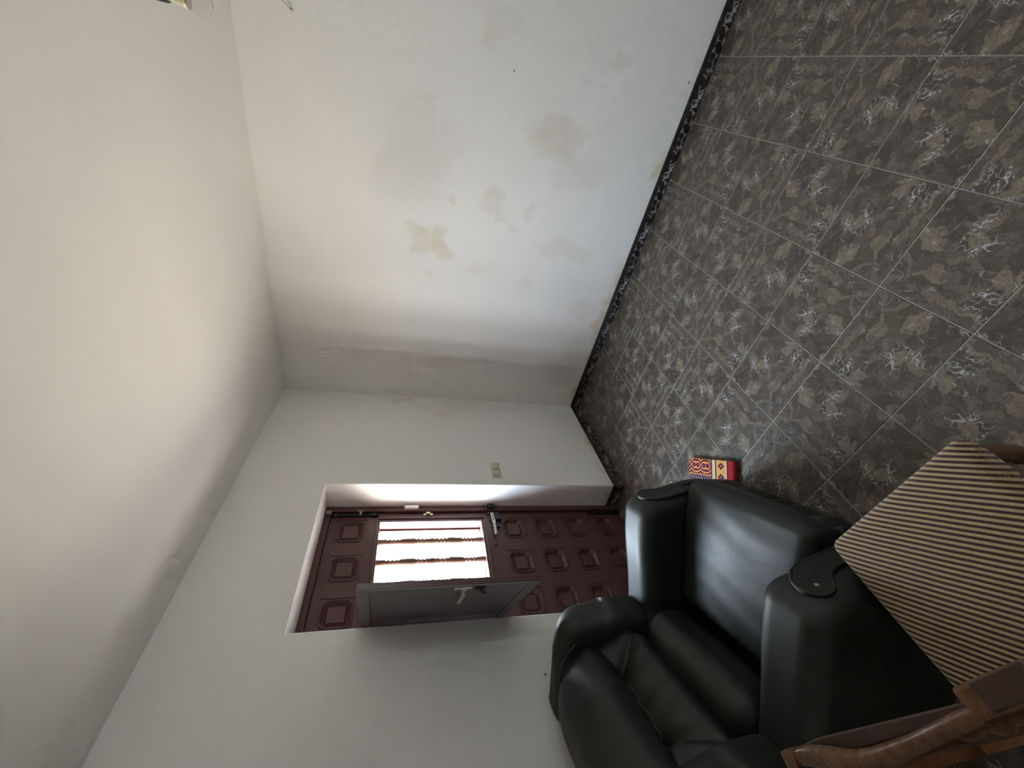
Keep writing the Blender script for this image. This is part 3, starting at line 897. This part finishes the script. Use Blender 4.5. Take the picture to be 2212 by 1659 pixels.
sc_ = [(-0.243, -0.060), (-0.252, -0.085), (-0.2535, -0.105), (-0.250, -0.112), (-0.256, -0.125), (-0.2575, -0.142), (-0.253, -0.150), (-0.259, -0.166), (-0.260, -0.185), (-0.255, -0.195), (-0.259, -0.210), (-0.256, -0.225)]
pl_ = [(p.x, p.y) for p in catmull([(a, b, 0) for a, b in sc_], 4)]
soften(MB().prism(pl_ + [(-0.240, -0.225), (-0.236, -0.060)], 0.845, 0.905, 'XY').build('crest_carving', M_wood, wc), 0.003)
ol = [(-0.158, 0.565), (0.158, 0.565)]
sc_ = [(0.158, 0.495), (0.150, 0.500), (0.135, 0.512), (0.110, 0.498), (0.085, 0.500), (0.070, 0.512), (0.03, 0.502), (0.0, 0.490), (-0.03, 0.502), (-0.070, 0.512), (-0.085, 0.500), (-0.110, 0.498), (-0.135, 0.512), (-0.150, 0.500), (-0.158, 0.495)]
ol += [(p.y, p.z) for p in catmull([(0, a, b) for a, b in sc_], 4)]
o = MB().prism(ol, -0.258, -0.226, 'YZ').build('lower_rail', M_wood, wc)
bv = o.modifiers.new('bevel', 'BEVEL'); bv.width = 0.004; bv.segments = 2; bv.limit_method = 'ANGLE'; bv.angle_limit = 0.9
for yc in (0.0,):
    ol = [(0.035, 0.560), (0.030, 0.62), (0.048, 0.70), (0.040, 0.78), (0.028, 0.82), (0.045, 0.885)]
    pts = [(p.y, p.z) for p in catmull([(0, a, b) for a, b in ol], 5)]
    o = MB().prism(pts + [(-a, b) for a, b in reversed(pts)], -0.250, -0.234, 'YZ').build('splat', M_wood, wc)

# ------------------------------------------------------------------ folded rug
def rug_mat():
    t = NT('woven_rug')
    co = t.coord()
    sep = t.new('ShaderNodeSeparateXYZ'); t.l.new(co, sep.inputs[0])
    jit = t.math('MULTIPLY', t.math('SUBTRACT', t.noise(co, 150, 1), 0.5), 0.004)
    a = t.math('ADD', sep.outputs[0], jit)             # distance from the hem end
    b = t.math('ADD', sep.outputs[1], jit)             # distance from the front fold
    RED, GOLD, NAVY, CREAM = (0.33, 0.022, 0.030), (0.62, 0.36, 0.115), (0.040, 0.022, 0.085), (0.66, 0.50, 0.28)
    # hem bands
    A = t.ramp(t.math('DIVIDE', a, 0.15), [(0, RED), (.22, NAVY), (.27, CREAM), (.31, GOLD), (.74, NAVY), (.79, CREAM), (.93, NAVY), (.97, RED)], 'CONSTANT')
    # bands along the front fold
    B = t.ramp(t.math('DIVIDE', b, 0.22), [(0, RED), (.36, GOLD), (.39, NAVY), (.51, GOLD), (.54, CREAM), (.72, NAVY), (.77, CREAM), (.80, GOLD)], 'CONSTANT')
    # motifs: mirrored diamonds in hem border, leaf scrolls in the red field
    my = t.math('ABSOLUTE', t.math('SUBTRACT', t.math('FRACT', t.math('DIVIDE', b, 0.056)), 0.5))
    mx = t.math('ABSOLUTE', t.math('DIVIDE', t.math('SUBTRACT', a, 0.079), 0.066))
    dia = t.math('ADD', my, mx)
    A2 = t.mix(t.mr(dia, 0.36, 0.33), A, RED)
    A2 = t.mix(t.mr(dia, 0.24, 0.21), A2, NAVY)
    A2 = t.mix(t.mr(dia, 0.10, 0.07), A2, CREAM)
    inb = t.math('MULTIPLY', t.mr(a, 0.045, 0.047), t.mr(a, 0.111, 0.109))
    A = t.mix(inb, A, A2)
    per = 0.075
    sxm = t.math('ABSOLUTE', t.math('SUBTRACT', t.math('FRACT', t.math('DIVIDE', a, per)), 0.5))
    cv = t.new('ShaderNodeCombineXYZ'); t.l.new(sxm, cv.inputs[0]); t.l.new(t.math('DIVIDE', b, per), cv.inputs[1])
    scroll = t.math('SINE', t.math('ADD', t.math('MULTIPLY', t.vmath('LENGTH', t.vmath('SUBTRACT', cv.outputs[0], (0.26, 0.45, 0))), 26.0), t.math('MULTIPLY', sxm, 9.0)))
    B2 = t.mix(t.mr(scroll, 0.25, 0.45), B, GOLD)
    B2 = t.mix(t.mr(scroll, -0.55, -0.75), B2, NAVY)
    B = t.mix(t.mr(b, 0.079, 0.077), B, B2)
    zig = t.math('FRACT', t.math('ADD', t.math('DIVIDE', a, 0.022), t.math('MULTIPLY', b, 40.0)))
    inz = t.math('MULTIPLY', t.mr(b, 0.089, 0.091), t.mr(b, 0.109, 0.107))
    B = t.mix(t.math('MULTIPLY', inz, t.mr(zig, 0.72, 0.78)), B, CREAM)
    dot = t.math('FRACT', t.math('DIVIDE', a, 0.026))
    ind = t.math('MULTIPLY', t.mr(b, 0.138, 0.140), t.mr(b, 0.149, 0.147))
    B = t.mix(t.math('MULTIPLY', ind, t.mr(dot, 0.70, 0.76)), B, NAVY)
    B = t.mix(t.math('MULTIPLY', t.mr(b, 0.177, 0.179), t.mr(scroll, 0.1, 0.3)), B, RED)
    col = t.mix(t.mr(a, 0.147, 0.149), A, B)
    t.bump(t.noise(co, 380, 2), 0.4, 0.002)
    return t.set(col, 0.9, spec=0.15)
M_rug = rug_mat()
rp0, rp1 = Vector((-1.648, -1.070, 0)), Vector((-1.415, -0.842, 0))
e1 = (rp1 - rp0); rl = e1.length; e1.normalize()
rug = empty('folded_rug', rp0, math.atan2(e1.y, e1.x))
tag(rug, 'small folded red and gold patterned rug on the floor beside the armchair', 'rug')
th = 0.007
path = [(rl - 0.01, 0.0045), (0.03, 0.0045), (0.012, 0.0055)]
for k in range(1, 8):
    an = -PI / 2 - PI * k / 8
    path.append((0.012 + 0.013 * math.cos(an), 0.018 + 0.0125 * math.sin(an)))
path += [(0.012, 0.0305), (0.05, 0.0315), (0.15, 0.032), (0.25, 0.0315), (rl - 0.012, 0.030)]
for k in range(1, 6):
    an = PI / 2 - PI * k / 6
    path.append((rl - 0.012 + 0.008 * math.cos(an), 0.0225 + 0.0075 * math.sin(an)))
path += [(rl - 0.02, 0.0148), (0.035, 0.0148)]
up_, dn_ = [], []
for i, (x, z) in enumerate(path):
    a, b = path[max(i - 1, 0)], path[min(i + 1, len(path) - 1)]
    d = Vector((b[0] - a[0], b[1] - a[1])).normalized(); n = Vector((-d.y, d.x))
    up_.append((x + n.x * th / 2, z + n.y * th / 2)); dn_.append((x - n.x * th / 2, z - n.y * th / 2))
MB().prism(up_ + dn_[::-1], 0.0, 0.165, 'XZ').build('rug_layers', M_rug, rug)

# ------------------------------------------------------------------ hanging bulb
bx, by, bz = (-1.2203, -2.3011, 2.2319)
pb = empty('pendant_bulb', (bx, by, bz))
tag(pb, 'bare unlit bulb in a black holder hanging from the ceiling', 'light bulb')
def glass():
    t = NT('bulb_glass')
    co = t.coord()
    t.b.inputs['Transmission Weight'].default_value = 0.92
    t.b.inputs['IOR'].default_value = 1.08
    return t.set(t.mix(t.noise(co, 20, 2), (0.95, 0.94, 0.88), (0.98, 0.97, 0.93)), 0.04, spec=0.6)
M_glass = glass()
M_bulbneck = simple('cream_bulb_neck', (0.70, 0.64, 0.46), 0.3, var=0.05)
MB().lathe([(0.0015, 0.002), (0.012, 0.0012), (0.022, 0.008), (0.0285, 0.021), (0.0295, 0.034), (0.027, 0.045), (0.0225, 0.054)], (0, 0, -0.058), 28).build('glass_bulb', M_glass, pb, True)
MB().lathe([(0.0224, 0.0), (0.0185, 0.018), (0.0150, 0.036), (0.0140, 0.048)], (0, 0, -0.0045), 28).build('bulb_neck', M_bulbneck, pb, True)
MB().lathe([(0.0180, 0.0), (0.0195, 0.004), (0.0195, 0.030), (0.012, 0.046), (0.005, 0.054)], (0, 0, 0.040), 24).build('lamp_holder', M_iron, pb, True, 40)
MB().tube([(0, 0, 0.09), (0, 0, H - bz - 0.018)], 0.0032, 8).build('cord', M_iron, pb, True)
MB().lathe([(0.006, -0.022), (0.03, -0.018), (0.042, -0.004), (0.042, 0.0)], (0, 0, H - bz), 24).build('ceiling_rose', M_white_pl, pb, True, 40)

# ------------------------------------------------------------------ wire hook and nails
M_wire = simple('rusty_wire', (0.10, 0.09, 0.075), 0.6, 0.4)
hk = empty('wire_hook', (0, -2.360, 2.262)); tag(hk, 'thin bent wire hanging from a nail high on the stained wall', 'wire hook')
MB().tube([(0, 0, 0), (-0.018, 0, 0.001)], [0.002, 0.0022], 8).build('nail', M_wire, hk)
MB().tube(catmull([(-0.013, 0.0, 0.0), (-0.012, -0.014, 0.022), (-0.010, -0.030, 0.05), (-0.011, -0.034, 0.075)], 5), 0.0011, 6).build('wire', M_wire, hk)
MB().tube(catmull([(-0.013, 0.0, 0.0), (-0.013, 0.006, -0.006), (-0.012, 0.001, -0.012), (-0.012, -0.006, -0.006)], 4), 0.0011, 6).build('wire_loop', M_wire, hk)
nl = MB().lathe([(0.0032, 0.0), (0.0036, 0.004), (0.0015, 0.006)], (0, 0, 0), 10, 'Y').build('nail', M_wire)
nl.location = MD @ Vector((2.2206, 0, 0.9192)); nl.rotation_euler = (0, 0, AD)
tag(nl, 'small dark nail head in the white wall above the armchair back', 'nail')
nl = MB().lathe([(0.0015, -0.006), (0.0034, -0.004), (0.003, 0.0)], (0, 0, 0), 10, 'X').build('nail', M_wire)
nl.location = (0, -2.3521, 1.1505)
tag(nl, 'small nail head in the stained wall far from the corner', 'nail')
nl = MB().lathe([(0.0015, -0.006), (0.0034, -0.004), (0.003, 0.0)], (0, 0, 0), 10, 'X').build('nail', M_wire)
nl.location = (0, -2.5169, 0.1192)
tag(nl, 'small nail head low on the stained wall just above the skirting', 'nail')

# ------------------------------------------------------------------ outside: iron railing and a plant beyond the hatch
rail = empty('garden_railing', MD @ Vector((0.715, -1.5, 0)), AD)
tag(rail, 'thin spear-topped iron railing outside the window hatch', 'railing')
for k in range(4):
    x = -0.285 + 0.19 * k
    m = MB().tube([(x, 0, 0.40), (x, 0, 1.045)], 0.0055, 8)
    m.lathe([(0.005, 1.035), (0.013, 1.045), (0.011, 1.06), (0.001, 1.085)], (x, 0, 0), 8)
    m.build('rail_spear', M_iron, rail)
MB().box(-0.33, 0.33, -0.012, 0.012, 0.70, 0.73, 0.002).build('cross_rail', M_iron, rail)
M_conc = simple('pale_concrete', (0.5, 0.47, 0.42), 0.9)
MB().box(-0.36, 0.36, -0.07, 0.07, -0.02, 0.42, 0.006).build('plinth', M_conc, rail)
M_shade_slab = simple('shade_slab_tile', (0.36, 0.30, 0.25), 0.7)
pch = MB().box(-0.6, 3.6, -1.75, -0.305, -0.14, -0.02, 0.004).build('unseen_shade_slab', M_shade_slab)  # unseen slab added to cut steep ground light reaching the ceiling
pch.rotation_euler = (0, 0, AD)
tag(pch, 'unseen slab added outside the door to dim light off the ground', kind='structure')
pl = empty('flowering_plant', MD @ Vector((0.60, -1.68, 0)), AD)
tag(pl, 'orange-leaved plant stalk beyond the iron railing', 'plant')
M_stem = simple('plant_stem', (0.10, 0.12, 0.03), 0.8)
M_orange = simple('orange_leaf', (0.55, 0.16, 0.02), 0.7)
MB().tube(catmull([(0, 0, -0.02), (0.01, 0, 0.3), (-0.01, 0.01, 0.6), (0.02, 0, 0.86)], 5), [0.008] * 15 + [0.004], 8).build('stem', M_stem, pl, True)
random.seed(4)
for k in range(7):
    a = random.uniform(0, 6.28); zz = 0.62 + 0.038 * k
    l, w_ = 0.06, 0.014
    d = Vector((math.cos(a), math.sin(a), 0.5)).normalized(); sd = Vector((-math.sin(a), math.cos(a), 0)); nn = d.cross(sd) * 0.0008
    b0 = Vector((0.008, 0, zz))
    pts = [b0, b0 + d * l * .4 + sd * w_, b0 + d * l, b0 + d * l * .4 - sd * w_]
    pydata('leaf', [p + nn for p in pts] + [p - nn for p in pts], [(0, 1, 2, 3), (7, 6, 5, 4), (0, 4, 5, 1), (1, 5, 6, 2), (2, 6, 7, 3), (3, 7, 4, 0)], M_orange, pl)
